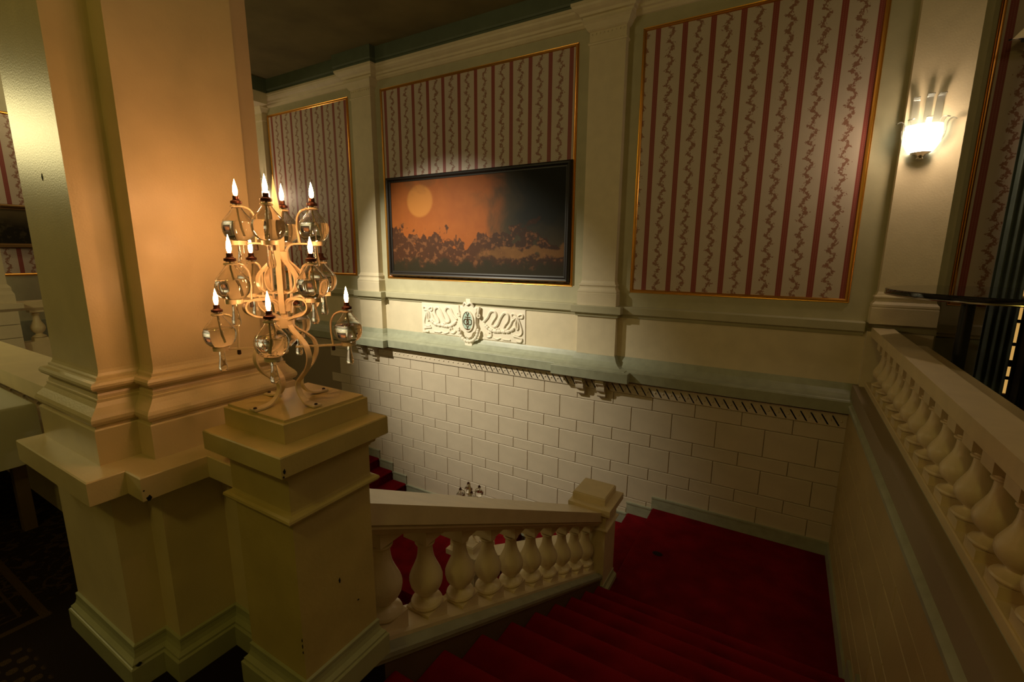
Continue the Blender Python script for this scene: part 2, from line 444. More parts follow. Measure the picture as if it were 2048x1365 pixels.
MB().box(XR, .90, 1.09, YB, ROWS[0], -.02).build('wall_band', STONESH, wr)

# runs of moulding round the pilasters
def wall_line(x0, x1, y=YW, d=.12, pil=PIL):
    L = [(x0, y)]
    for a, b in pil:
        if a > x0 and b < x1: L += [(a, y), (a, y-d), (b, y-d), (b, y)]
    return L+[(x1, y)]
line = wall_line(-9.97, .80, pil=PIL[1:3])
MB().run(line, [(0, .795), (.022, .800), (.03, .815), (.03, .835), (.036, .845), (.075, .857), (.08, .862), (.08, .952), (.074, .960), (0, .967)]).build('trim_1', SAGE, kind=ST)
MB().run(line, [(0, .247), (.010, .243), (.024, .215), (.045, .165), (.085, .125), (.13, .100), (.215, .090), (.225, .082), (.283, .080), (.285, .076), (.285, -.052), (.281, -.056), (.20, -.058), (.195, -.075), (.14, -.09)]).build('trim_2', LEDGE, kind=ST)
t3 = MB().run([(-9.9, YB), (XR, YB)], [(0, -.09), (.016, -.092), (.016, -.246), (.010, -.256), (0, -.258)]).build('trim_3', STONE, kind=ST)
bd = MB()
x = XR-.05; k = 0
while x > -7.6:
    bd.sphere((x, YB-.015, -.18), .015, 8, 4)
    if x > -4.5:
        bd.extrude([(-.009, -.003), (.009, -.003), (0, .004)], (x-.052+.035, YB-.0165, -.235), (x-.052-.035, YB-.0165, -.125), (1, 0, 0))
    x -= .105
o = bd.build('carved_beads', STONE, t3, kind='stuff')
full = wall_line(-10.6, 1.42)
MB().run(full, [(0, 4.655), (.02, 4.66), (.045, 4.69), (.05, 4.715), (.075, 4.725), (.085, 4.755), (.12, 4.775), (.15, 4.80), (.16, 4.825), (.17, 4.83), (.17, 4.865), (0, 4.868)]).build('trim_4', CREAMW, kind=ST)
MB().run(full, [(.12, 4.862), (.16, 4.866), (.16, 4.90), (.175, 4.905), (.185, 4.93), (.185, 5.13)]).build('trim_5', FRIEZE, kind=ST)
# beams over the side balustrades
MB().box(-10.4, -9.52, 1.3, 6.28, 4.87, 5.13).build('trim_6', FRIEZE, kind=ST)
MB().box(-10.4, -9.56, 1.3, 6.30, 4.66, 4.87).build('trim_7', CREAMW, kind=ST)
MB().box(.42, 1.3, 2.0, 6.28, 4.66, 5.13).build('trim_8', FRIEZE, kind=ST)
# right gallery's recessed wall: dado mouldings
MB().box(1.42, 3.4, 6.775, 6.80, 0, .80).build('trim_12', LEDGE, kind=ST)
MB().run([(1.42, 6.8), (3.4, 6.8)], [(0, .80), (.03, .815), (.03, .84), (.08, .86), (.08, .952), (0, .965)]).build('trim_9', SAGE, kind=ST)
# left gallery wall mouldings
MB().run([(-12.2, 6.4), (-12.2, .5)][::-1], [(0, .80), (-.03, .815), (-.03, .84), (-.08, .86), (-.08, .952), (0, .965)]).build('trim_10', SAGE, kind=ST)
MB().box(-12.2, -12.1, .5, 6.4, 0, .40).build('baseboard_left', LEDGE, kind=ST)
# ledge along the right wall under its balustrade
MB().extrude([(.90, .245), (.868, .245), (.856, .225), (.835, .165), (.828, .160), (.79, .100), (.785, .088), (.738, .040), (.732, .034), (.732, .004), (.765, -.022), (.90, -.03)][::-1], (0, FY, 0), (0, YW-.2, 0), (1, 0, 0)).build('trim_11', LEDGE, kind=ST)
# stepped skirting on the block walls
bs = MB()
bs.box(-1.35, XR, YB-.022, YB+.01, ZL-.05, ZL+.165).box(-1.35, XR, YB-.03, YB+.01, ZL+.150, ZL+.172)
for k in range(1, 7):
    z = ZL-k*.185; xa = -1.33-.355*k if k < 6 else AX
    for (p, q) in ((xa, -1.33-.355*(k-1)-.02), (2*AX+1.33+.355*(k-1)+.02, 2*AX-xa)):
        bs.box(p-.02 if q > AX else p, q if q > AX else q+.02, YB-.022, YB+.01, z-.05, z+.165).box(p-.025 if q > AX else p, q if q > AX else q+.025, YB-.03, YB+.01, z+.150, z+.172)
bs.build('baseboard_back', LEDGE, kind=ST)
bs = MB(); bs.box(XR-.022, XR+.01, FY+9*TRD, YB, ZL-.05, ZL+.165)
for k in range(0, 10):
    z = -RIS*k; y0 = FY+TRD*(k-1); bs.box(XR-.022, XR+.01, max(y0, FY), y0+TRD+.03, z-.30, z+.165)
bs.build('baseboard_right', LEDGE, kind=ST)

# ------------------------------------------------------------------ stairs
def step_mesh(wid, tread, ris):
    """nose at y=0 (towards +y), top z=0, runs back to y=-tread"""
    p = [(-tread-.02, -ris-.14), (-tread-.02, 0), (-.012, 0), (.006, -.004), (.018, -.014), (.021, -.028), (.012, -.042), (-.018, -.05), (-.018, -ris-.14)]
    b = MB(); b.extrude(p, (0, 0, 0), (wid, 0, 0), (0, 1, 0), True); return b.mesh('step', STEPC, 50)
fl = thing('stair_flight', 'straight red-carpeted flight descending from the upper floor to the dark corner landing', 'staircase', (-1.372, FY, 0))
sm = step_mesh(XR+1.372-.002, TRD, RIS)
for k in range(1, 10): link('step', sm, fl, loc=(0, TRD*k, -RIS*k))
ld = MB().extrude([(XR+1.33, ZL-.35), (XR+1.33, ZL), (.012, ZL), (0, ZL-.006), (-.006, ZL-.02), (0, ZL-.04), (.010, ZL-.05), (.010, ZL-.35)], (-1.33, FY+9*TRD+.005, 0), (-1.33, YB-.001, 0), (1, 0, 0), True)
ldo = tag(ld.build('stair_landing', CARPET, ang=50), 'red-carpeted corner landing with a dark spot, at the foot of the near flight', 'landing')
st = MB(); st.lathe([(.0001, -.001), (.045, -.001), (.052, .003), (.03, .004), (.0001, .004)], (0, 0, 0), 9, False)
so = st.build('carpet_stain', STAIN, ldo); so.location = (-1.02, 5.25, ZL); so.scale = (1.2, .85, 1); so['label'] = 'small dark stain near the landing edge'
def flight2(mir, label, n=6):
    rt = thing('stair_flight', label, 'staircase', (-1.33 if not mir else 2*AX+1.33, 4.7, ZL))
    p = [(-.375, -.33), (-.375, 0), (-.02, 0), (-.006, -.004), (.004, -.014), (.006, -.028), (-.006, -.042), (-.018, -.05), (-.018, -.33)]
    sgn = 1 if mir else -1
    b = MB(); b.extrude([(a*1, z) for a, z in p], (0, -.3, 0), (0, YB-4.7-.002, 0), (sgn, 0, 0), True); me = b.mesh('step', CARPET, 50)
    for k in range(1, n): link('step', me, rt, loc=(sgn*.355*k, 0, -.185*k))
    return rt
flight2(False, 'red-carpeted flight beside the block wall, going down behind the lower newel post')
flight2(True, 'red-carpeted flight going up to the left, its edges seen right of the tall newel post')
clx0, clx1 = 2*AX+1.33+6*.355, -1.33-6*.355
tag(MB().box(clx0+.02, clx1-.02, 4.2, YB-.001, ZC-.4, ZC).build('stair_landing', CARPET), 'red-carpeted middle landing far below, glimpsed between the balusters', 'landing')
cf = thing('stair_flight', 'red-carpeted lower flight leading down from the middle landing, glimpsed between balusters', 'staircase', (clx0, 4.2, ZC))
p = [(-.40, -.33), (-.40, 0), (-.02, 0), (-.006, -.004), (.004, -.014), (.006, -.028), (-.006, -.042), (-.018, -.05), (-.018, -.33)]
b = MB(); b.extrude(p, (0, 0, 0), (clx1-clx0, 0, 0), (0, -1, 0), True); me = b.mesh('step', CARPET, 50)
for k in range(1, 6): link('step', me, cf, loc=(0, -.355*k, -.185*k))
MB().box(-9.95, XR, 1.0, 6.6, -4.6, -4.4).build('floor.003', CARPET, kind=ST)

# ------------------------------------------------------------------ pilasters
def capital(x0, x1, y0, y1):
    return MB().mould(rect(x0, x1, y0, y1), [(.0, 4.385), (.014, 4.39), (.018, 4.405), (.014, 4.42), (.002, 4.425), (.002, 4.545), (.012, 4.55), (.03, 4.565), (.05, 4.60), (.058, 4.615), (.062, 4.625), (.085, 4.65), (.085, 4.675), (.06, 4.68)])
PLAB = ['pale pilaster at the far left end of the back wall, half hidden by the pier',
        'pale pilaster on the back wall left of the large painting',
        'pale pilaster on the back wall between the large painting and the wide striped panel',
        'pale pilaster on the back wall carrying the lit glass sconce, above the balustrade']
for i, (a, b_) in enumerate(PIL):
    t = thing('pilaster', PLAB[i], 'pilaster', (0, 0, 0))
    x0, x1 = a+.045, b_-.045; y0, y1 = 6.335, YW
    MB().box(a, b_, 6.33, YW, .24, .87).build('pedestal', CREAMW, t)
    bpl = rect(x0, x1, y0, y1)
    MB().mould(bpl, [(.045, .962), (.045, 1.135), (.040, 1.142), (.044, 1.155), (.042, 1.175), (.022, 1.205), (.018, 1.215), (.018, 1.235), (.026, 1.240), (.030, 1.252), (.026, 1.266), (.012, 1.270), (.010, 1.282), (.004, 1.300), (0, 1.31)]).build('base', CREAMW, t)
    MB().box(x0, x1, y0, YW, 1.305, 4.39).build('shaft', CREAMW, t)
    cp = capital(x0, x1, y0, y1).build('capital', CREAMW, t)
    bb = MB()
    for k in range(9): bb.sphere((x0+.03+(x1-x0-.06)*k/8, y0-.004, 4.515), .012, 8, 4)
    bb.build('beads', CREAMW, cp, kind='stuff')
# consoles under the ledge breaks
def console(x):
    out = [(0, -.08), (-.165, -.08), (-.172, -.105), (-.168, -.135), (-.145, -.155), (-.125, -.18), (-.125, -.215), (-.112, -.25), (-.085, -.268), (-.066, -.275), (-.060, -.30), (-.068, -.33), (-.050, -.355), (-.02, -.362), (0, -.362)]
    b = MB().extrude(out, (x-.06, YB, 0), (x+.06, YB, 0), (0, 1, 0), True)
    for s_ in (-1, 1):
        b.tube([(x+s_*.058, YB-.115+.040*(1-q*.045)*cos(q*.5), -.150+.040*(1-q*.045)*sin(q*.5)) for q in range(18)], .010, 6)
    return b
for i, nm in ((1, 'left of the relief'), (2, 'right of the relief')):
    a, b_ = PIL[i]
    for q, s in ((a+.13, 'left'), (b_-.13, 'right')):
        tag(console(q).build('console_bracket', STONE), f'small scrolled bracket under the ledge {nm}, the {s} one of its pair', 'bracket', 'brackets under the pilasters')

# ------------------------------------------------------------------ wall panels
def frame(bld, W, H, prof):
    """mitred frame round a W x H opening in the local xz plane, prof = [(outward, depth towards -y)]"""
    vs = []; n = len(prof)
    for o, d in prof:
        vs += [(-o, -d, -o), (W+o, -d, -o), (W+o, -d, H+o), (-o, -d, H+o)]
    fs = [(4*i+k, 4*i+(k+1) % 4, 4*i+4+(k+1) % 4, 4*i+4+k) for i in range(n-1) for k in range(4)]
    return bld.add(vs, fs)
GP = [(-.002, .0), (-.002, .010), (.004, .018), (.014, .024), (.024, .024), (.030, .016), (.032, .010), (.040, .012), (.044, .006), (.044, 0)]
def panel(x0, z0, W, H, y, label, s0, rz=0, loc=None):
    t = thing('wallpaper_panel', label, 'panel', loc or (x0, y, z0), rz)
    MB().box(0, W, -.004, .0, 0, H).build('wallpaper', wallpaper('striped_floral_wallpaper', s0), t)
    frame(MB(), W, H, GP).build('gold_frame', GOLD, t)
    return t
panel(-6.475, 1.25, 3.68, 3.22, YW, 'striped floral wallpaper panel in a gilt moulding behind the large painting', .075)
panel(-1.835, 1.205, 2.42, 3.25, YW, 'widest striped floral wallpaper panel, beside the sconce pilaster', .145)
panel(-9.79, 1.275, 2.40, 3.20, YW, 'striped floral wallpaper panel seen behind the burning oil lamps', .10)
panel(1.58, 1.205, 1.75, 3.25, 6.8, 'striped floral wallpaper panel behind the dark curtain at the right edge', .055)
panel(0, 0, 4.2, 2.78, 0, 'striped floral wallpaper panel on the far left wall, seen past the pier', .20, rz=radians(90), loc=(-12.2, .75, 1.27))

def picture(W, H, label, loc, rz=0, dark=False):
    t = thing('painting', label, 'painting', loc, rz)
    MB().box(0, W, -.03, -.004, 0, H).build('canvas', canvas('oil_painting', W, H, dark), t)
    frame(MB(), W, H, [(-.03, .03), (-.03, .042), (-.012, .045), (-.004, .052), (.0, .05), (.012, .075), (.035, .08), (.05, .07), (.06, .03), (.06, 0)]).build('frame', BLACKW if not dark else DGOLD, t)
    if not dark:
        MB().box(-.03, W+.03, -.055, -.046, -.016, -.006).box(-.03, W+.03, -.085, -.079, -.045, -.035).build('frame_edge', DGOLD, t)
    return t
picture(3.50, 1.62, 'wide dark-framed oil painting of a glowing orange sky, above the relief', (-6.345, YW-.012, 1.325))
picture(3.6, .66, 'dark oil painting in a gilt frame on the far left wall, seen past the pier', (-12.19, 1.1, 1.78), radians(90), True)

# ------------------------------------------------------------------ plaster relief with the cartouche
rl = thing('plaster_relief', 'white plaster relief of ribbons and garlands with an oval monogram cartouche', 'relief', (-4.605, YW-.012, .53))
MB().box(-1.075, 1.075, -.012, 0, -.275, .275).build('panel', PLASTER, rl)
def rib(pts, r=.017):
    rb.tube(smooth([(x_, -.02, z_) for x_, z_ in pts], 5), r, 6)
for s in (-1, 1):
    rb = MB()
    rib([(s*.28, .02), (s*.36, .10), (s*.42, .20), (s*.50, .21), (s*.53, .14), (s*.47, .05), (s*.44, -.02), (s*.50, -.05)], .020)
    rib([(s*.50, -.05), (s*.56, .0), (s*.62, .12), (s*.69, .20), (s*.76, .17), (s*.76, .08), (s*.70, .0), (s*.68, -.06), (s*.73, -.08)], .020)
    rib([(s*.73, -.08), (s*.80, .0), (s*.84, .08), (s*.90, .13)], .016)
    for q in (-1, 1): rib([(s*.93, .14), (s*.93+q*.05, .19), (s*.93+q*.10, .19), (s*.93+q*.09, .14), (s*.93, .14)], .014)
    rib([(s*.93, .13), (s*.90, .04), (s*.92, -.05), (s*.95, -.02), (s*.94, .12)], .016)
    rib([(s*.95, .12), (s*1.0, .0), (s*1.02, -.10), (s*.97, -.15), (s*.88, -.14)], .014)
    rib([(s*.86, -.17), (s*.95, -.18), (s*1.02, -.20), (s*1.0, -.25), (s*.92, -.25)], .016)
    rib([(s*.30, -.18), (s*.36, -.23), (s*.43, -.21), (s*.43, -.15), (s*.38, -.15)], .015)
    rib([(s*.46, -.22), (s*.55, -.25), (s*.62, -.22), (s*.66, -.24), (s*.80, -.24)], .012)
    rb.build('ribbon', PLASTER, rl, kind='stuff')
    rb = MB()
    for k in range(22):
        tt = k/21; cx = .30+.58*tt; cz = -.02-.11*sin(pi*tt)-.02*sin(9*tt)
        rb.sphere((s*cx, -.02, cz), .020+.016*abs(sin(k*2.1)), 7, 5, (1, .8, .9))
    for k in range(9): rb.sphere((s*(.56+.03*cos(k*2.4)), -.02, -.10+.03*sin(k*2.4)), .018, 7, 5)
    rb.build('garland', PLASTER, rl, kind='stuff')
ca = MB()
out = [(0, .33), (.05, .36), (.07, .33), (.10, .29), (.19, .27), (.20, .22), (.17, .17), (.18, .10), (.17, .0), (.20, -.08), (.17, -.16), (.11, -.20), (.07, -.28), (0, -.31)]
pts = out+[(-x_, z_) for x_, z_ in out[::-1][1:-1]]
n = len(pts)
vs = [(x_, 0, z_) for x_, z_ in pts]+[(x_*.98, -.045, z_*.98) for x_, z_ in pts]+[(x_*.86, -.075, z_*.88) for x_, z_ in pts]
ca.add(vs, [(i, (i+1) % n, n+(i+1) % n, n+i) for i in range(n)]+[(n+i, n+(i+1) % n, 2*n+(i+1) % n, 2*n+i) for i in range(n)]+[list(range(2*n, 3*n))])
for s in (-1, 1):
    ca.tube([(s*.215, -.05, .27), (s*.205, -.06, .20), (s*.19, -.06, .12)], .022, 8)
    ca.tube([(s*(.205+.03*cos(q)), -.06, .12+.03*sin(q)) for q in [k*.5 for k in range(13)]], .012, 6)
ca.box(-.045, .045, -.07, 0, .31, .40)
ca.tube(smooth([(-.11, -.06, .27), (-.06, -.085, .33), (0, -.09, .30), (.06, -.085, .33), (.11, -.06, .27)], 5), .018, 7)
cao = ca.build('cartouche', PLASTER, rl)
sw = MB()
for k in range(23):
    a = pi+pi*k/22; sw.sphere((.20*cos(a), -.075, -.12+.21*sin(a)), .026+.006*(k % 2), 8, 5)
sw.build('bead_swag', PLASTER, rl)
MB().add([(-.085, 0, -.34), (.085, 0, -.34), (.085, 0, -.40), (0, 0, -.475), (-.085, 0, -.40), (-.075, -.075, -.345), (.075, -.075, -.345), (.075, -.075, -.395), (0, -.075, -.455), (-.075, -.075, -.395)],
         [(5, 6, 7, 8, 9), (0, 1, 6, 5), (1, 2, 7, 6), (2, 3, 8, 7), (3, 4, 9, 8), (4, 0, 5, 9)]).build('drop_pendant', PLASTER, rl)
ov = MB(); seg = 32
ring = lambda a, b_, y_: [(a*cos(2*pi*k/seg), y_, .02+b_*sin(2*pi*k/seg)) for k in range(seg)]
R_ = [ring(.125, .185, -.06), ring(.122, .18, -.10), ring(.105, .163, -.10), ring(.100, .158, -.085)]
ov.add(sum(R_, []), [(i*seg+k, i*seg+(k+1) % seg, (i+1)*seg+(k+1) % seg, (i+1)*seg+k) for i in range(3) for k in range(seg)], True)
ov.build('oval_rim', PLASTER, cao)
od = MB(); od.add(ring(.104, .162, -.088), [list(range(seg))])
md = od.build('medallion', OVALG, rl); md['label'] = 'pale green oval medallion with dark monogram'
crescent = MB(); crescent.add([(p_[0]*.97, -.0905, p_[2]) for p_ in ring(.103, .158, 0) if p_[2] < -.075]+[(.05, -.0905, -.105), (0, -.0905, -.12), (-.05, -.0905, -.105)], [list(range(len([1 for p_ in ring(.103, .158, 0) if p_[2] < -.075])+3))])
crescent.build('base_mark', INK, md)  # dark brown crescent along the bottom of the medallion
def letter(txt, size, loc, par, sx=1):
    cu = bpy.data.curves.new('lettering', 'FONT'); cu.body = txt; cu.size = size; cu.align_x = 'CENTER'; cu.extrude = .003
    tmp = bpy.data.objects.new('tmp', cu); C.objects.link(tmp)
    dg = bpy.context.evaluated_depsgraph_get(); me = bpy.data.meshes.new_from_object(tmp.evaluated_get(dg)); bpy.data.objects.remove(tmp)
    me.materials.clear(); me.materials.append(INK)
    o_ = link('lettering', me, par); o_.location = loc; o_.rotation_euler = (pi/2, 0, 0); o_.scale = (sx, 1, 1)
    return o_
letter('V', .105, (0, -.093, .098), md); letter('O', .155, (-.030, -.093, -.045), md); letter('C', .155, (.022, -.093, -.045), md)
letter('I', .11, (.080, -.093, -.03), md); letter('Y', .105, (-.004, -.093, -.128), md, .9)
MB().box(-.055, .055, -.095, -.089, .082, .094).box(-.006, .006, -.095, -.089, .02, .085).build('lettering_bar', INK, md)

# ------------------------------------------------------------------ the great pier
CORE = [(-2.634, .605), (-2.07, .605), (-2.07, .715), (-1.955, .715), (-1.955, 1.30), (-2.07, 1.30), (-2.07, 1.41), (-2.634, 1.41)]
SHF = [(-2.62, .66), (-2.165, .66), (-2.165, .79), (-2.055, .79), (-2.055, 1.225), (-2.165, 1.225), (-2.165, 1.36), (-2.62, 1.36)]
pr_ = thing('pier', 'massive cream square pier at the left rising to the ceiling, lit by oil lamps', 'pier', (0, 0, 0))
BASEPROF = [(.034, 0), (.034, .092), (.030, .097), (.026, .098), (.026, .108), (.022, .112), (.013, .122), (.008, .138), (.0065, .156), (.008, .160), (.008, .170), (0, .176)]
MB().mould(CORE, BASEPROF).build('base_moulding', BASEG, pr_)
MB().mould(CORE, [(0, .17), (0, .80)]).build('pedestal', CREAM, pr_)
MB().mould(CORE, [(0, .795), (.012, .800), (.018, .808), (.018, .822), (.078, .826), (.08, .829), (.08, .913), (.076, .917), (.0, .918)]).build('cap', CREAM, pr_)
MB().mould(SHF, [(.055, .917), (.055, 1.050), (.052, 1.055), (.046, 1.056), (.046, 1.064), (.056, 1.070), (.062, 1.082), (.062, 1.094), (.056, 1.106), (.036, 1.130), (.026, 1.146), (.026, 1.156), (.020, 1.158), (.020, 1.170), (.016, 1.178), (.020, 1.188), (.034, 1.194), (.040, 1.203), (.040, 1.212), (.034, 1.221), (.020, 1.224), (.014, 1.227), (.014, 1.236), (.006, 1.240), (.002, 1.250), (0, 1.262)]).build('shaft_base', CREAM, pr_)
MB().mould(SHF, [(0, 1.255), (0, 5.12)]).build('shaft', CREAM, pr_)
# link to the newel post
lk = rect(-1.96, -1.66, .935, 1.12)
MB().mould(lk, [(0, .0), (0, .8)]).build('link_block', CREAM, pr_)
MB().mould(rect(-1.96, -1.70, .935, 1.12), [(.0, .0)]+[(a, z) for a, z in BASEPROF]).build('base_moulding', BASEG, pr_)
MB().mould(rect(-1.97, -1.72, .935, 1.12), [(0, .795), (.012, .800), (.018, .808), (.018, .822), (.078, .826), (.08, .829), (.08, .913), (.076, .917), (.0, .9175)]).build('cap', CREAM, pr_)
def chip(par, loc, sx, sz, n, lab=None):
    b = MB(); pts = [(cos(2*pi*k/9)*(1+.25*sin(k*3.7)), sin(2*pi*k/9)*(1+.25*cos(k*2.9))) for k in range(9)]
    n = Vector(n); u = Vector((0, 0, 1)).cross(n).normalized(); v = n.cross(u)
    b.add([u*a*sx+v*c_*sz-n*.002 for a, c_ in pts]+[u*a*sx*.8+v*c_*sz*.8+n*.0012 for a, c_ in pts], [list(range(9, 18))]+[(i, (i+1) % 9, 9+(i+1) % 9, 9+i) for i in range(9)])
    o_ = b.build('paint_chip', CHIP, par); o_.location = loc
    o_['label'] = lab or 'dark chip in the paint'
    return o_
chip(pr_, (-1.875, .655, .835), .010, .012, (1, 0, 0)); chip(pr_, (-1.876, .642, .868), .004, .004, (1, 0, 0))
chip(pr_, (-2.38, .66, 1.96), .007, .014, (0, -1, 0), 'small dark nick in the glossy narrow face')
chip(pr_, (-2.036, .598, .105), .011, .008, (1, 0, 0))

# ------------------------------------------------------------------ newel posts
def newel(label, loc, NP=None):
    NP = NP or NEWELP
    t = thing('newel_post', label, 'newel post', loc)
    q = .168
    MB().mould(rect(-q, q, -q, q), BASEPROF).build('base_moulding', BASEG, t)
    MB().mould(rect(-q, q, -q, q), [(0, .17), (0, .80)]).build('body', NP, t)
    MB().mould(rect(-q, q, -q, q), [(0, .795), (.010, .800), (.012, .806), (.026, .808), (.030, .816), (.028, .824), (.020, .829), (.006, .831), (.004, .84), (.004, .955), (.010, .958), (.010, .966), (.022, .970), (.024, .980), (.034, .985), (.036, .996)]).build('neck_moulding', NP, t)
    MB().mould(rect(-q, q, -q, q), [(.04, .995), (.055, .997), (.058, 1.0), (.058, 1.066), (.055, 1.070), (.0, 1.071)]).build('cap', NP, t)
    MB().mould(rect(-.207, .148, -.155, .2), [(0, 1.07), (0, 1.138), (-.003, 1.141), (-.010, 1.141), (-.011, 1.150)]).build('top_block', NP, t)
    return t
n1 = newel('tall square cream newel post carrying the burning oil lamp tree', (-1.52, 1.018, 0))
n2 = newel('lower newel post with empty flat cap at the foot of the near flight', (-1.52, 4.385, -1.92), CREAM)
n3 = newel('newel post far below beside the middle landing, mostly hidden behind the handrail', (-3.18, 4.39, ZC-.09), CREAMW)
chip(n1, (.227, -.215, 1.022), .0045, .009, (1, 0, 0)); chip(n1, (.227, -.219, 1.005), .003, .004, (1, 0, 0))
for z_, s_ in ((.34, .004), (.315, .005), (.29, .003)): chip(n1, (.164, -.1685, z_), .003, s_*2, (0, -1, 0))
chip(n1, (.169, .08, .33), .005, .003, (1, 0, 0)); chip(n1, (.169, .0, .47), .004, .012, (1, 0, 0), 'short dark scuff')

# ------------------------------------------------------------------ balustrades
def baluster_mesh(h, R, ext=.0, shear=0.0, seg=20, hw=None):
    """turned baluster standing on z=0, height h, greatest radius R; the square ends reach ext beyond and may be sheared"""
    b = MB(); hw = hw or R*.92
    pf = [(.80, .115), (.92, .125), (.97, .145), (.92, .165), (.78, .175), (.70, .185), (.50, .205), (.44, .225), (.46, .235), (.62, .262), (.80, .295), (.93, .335), (1.0, .385), (1.0, .425), (.93, .465), (.81, .51), (.67, .56), (.55, .61), (.475, .665), (.44, .72), (.43, .775), (.56, .782), (.60, .795), (.56, .808), (.44, .812), (.46, .835), (.62, .845), (.72, .862), (.74, .875)]
    b.lathe([(r*R, z*h) for r, z in pf], (0, 0, 0), seg)
    for z0, z1 in ((-ext, .115*h), (.872*h, h+ext)):
        b.box(-hw, hw, -hw, hw, z0, z1)
    return b.mesh('baluster', CREAM, 40)
# near flight
S1 = -.533
def zr(y): return .691+S1*(y-1.202)
b1 = thing('stair_balustrade', 'sloping cream balustrade of ten turned balusters between the two newel posts', 'balustrade', (-1.53, 1.19, 0))
def rail_prof(hw): return [(-hw, 0), (-hw, -.100), (-hw+.02, -.104), (-hw+.012, -.112), (-hw+.012, -.124), (-hw+.03, -.130), (-hw+.045, -.160), (hw-.045, -.160), (hw-.03, -.130), (hw-.012, -.124), (hw-.012, -.112), (hw-.02, -.104), (hw, -.100), (hw, 0)]
def loc3(y, z): return (0, y-1.19, z)
MB().extrude(rail_prof(.15)[::-1], loc3(1.15, zr(1.15)), loc3(4.22, zr(4.22)), (1, 0, 0)).build('handrail', CREAM, b1)
def zs(y): return -.055+S1*(y-1.288)
MB().extrude([(-.15, -.26), (-.15, -.06), (-.165, -.045), (-.165, -.02), (-.12, 0), (.12, 0), (.165, -.012), (.172, -.02), (.172, -.045), (.160, -.055), (.158, -.075), (.15, -.08), (.15, -.26)], loc3(1.15, zs(1.15)), loc3(4.24, zs(4.24)), (1, 0, 0)).build('string_moulding', LEDGE, b1)
MB().extrude([(-.155, -.62), (-.155, -.06), (.152, -.06), (.152, -.62)], loc3(1.09, zs(1.09)), loc3(4.24, zs(4.24)), (1, 0, 0)).build('string', DARKP, b1)
MB().extrude([(-.115, -.03), (-.115, .022), (.115, .022), (.115, -.03)], loc3(1.15, zs(1.15)), loc3(4.22, zs(4.22)), (1, 0, 0)).build('plinth_strip', CREAM, b1)
hb = zr(2)-.16-(zs(2)+.022)
bm1 = baluster_mesh(hb+.03, .090, .05, seg=24, hw=.078)
for i in range(10):
    y = 1.395+.303*i
    link('baluster', bm1, b1, loc=loc3(y, zs(y)+.022-.005))
# second flight, seen through the first
def zr2(x): return -1.443-.503*(-1.784-x)
b2 = thing('stair_balustrade', 'second cream balustrade further down, its rail seen between the nearer balusters', 'balustrade', (-1.7, 4.39, 0))
MB().extrude(rail_prof(.15), (0, 0, zr2(-1.7)), (-1.33, 0, zr2(-3.03)), (0, 1, 0)).build('handrail', CREAMW, b2)
MB().extrude([(-.16, -1.0), (-.16, -.70), (.16, -.70), (.16, -1.0)], (0, 0, zr2(-1.7)), (-1.33, 0, zr2(-3.03)), (0, 1, 0)).build('string', CREAM, b2)
bm2 = baluster_mesh(.56, .078, .05)
for i in range(5):
    x = -1.9-.25*i; link('baluster', bm2, b2, loc=(x+1.7, 0, zr2(x)-.715))
# right gallery
b3 = thing('gallery_balustrade', 'level cream balustrade with broad flat coping along the right side of the stairwell', 'balustrade', (.95, 1.2, .24))
MB().extrude([(-.083, 0), (-.083, .055), (-.077, .060), (.09, .060), (.09, 0)], (0, -.55, 0), (0, 5.125, 0), (1, 0, 0)).build('plinth', CREAM, b3)
MB().extrude([(-.096, .677), (-.096, .583), (-.094, .579), (-.084, .577), (-.080, .570), (-.066, .565), (-.062, .555), (.062, .555), (.08, .572), (.094, .579), (.096, .583), (.096, .677)][::-1], (0, -.55, 0), (0, 5.125, 0), (1, 0, 0)).build('coping', CREAM, b3)
brs = MB().extrude([(.097, .664), (.097, .60), (.182, .60), (.182, .664)], (0, -.55, 0), (0, 4.15, 0), (1, 0, 0)).build('shelf_strip', BRASS, b3); brs['label'] = 'shiny brass-coloured strip along the outer edge'
bm3 = baluster_mesh(.497, .092, .004, seg=24, hw=.076)
for i in range(-2, 17):
    y = 1.43+.281*i
    if y < 6.2: link('baluster', bm3, b3, loc=(.006, y-1.2, .060))
# front gallery rail left of the pier
b4 = thing('gallery_balustrade', 'level pale balustrade rail running left from behind the pier, behind the white cloth', 'balustrade', (-2.6, 1.01, 0))
MB().extrude([(-.15, .917), (-.15, .81), (-.11, .80), (-.08, .78), (.08, .78), (.11, .80), (.15, .81), (.15, .917)], (-.03, 0, 0), (-3.9, 0, 0), (0, 1, 0)).build('coping', CREAM, b4)
MB().extrude([(-.10, 0), (-.10, .26), (.10, .26), (.10, 0)], (-.03, 0, 0), (-3.9, 0, 0), (0, 1, 0)).build('plinth', CREAM, b4)
bm4 = baluster_mesh(.53, .088, .01)
for i in range(13): link('baluster', bm4, b4, loc=(-.25-.285*i, 0, .255))
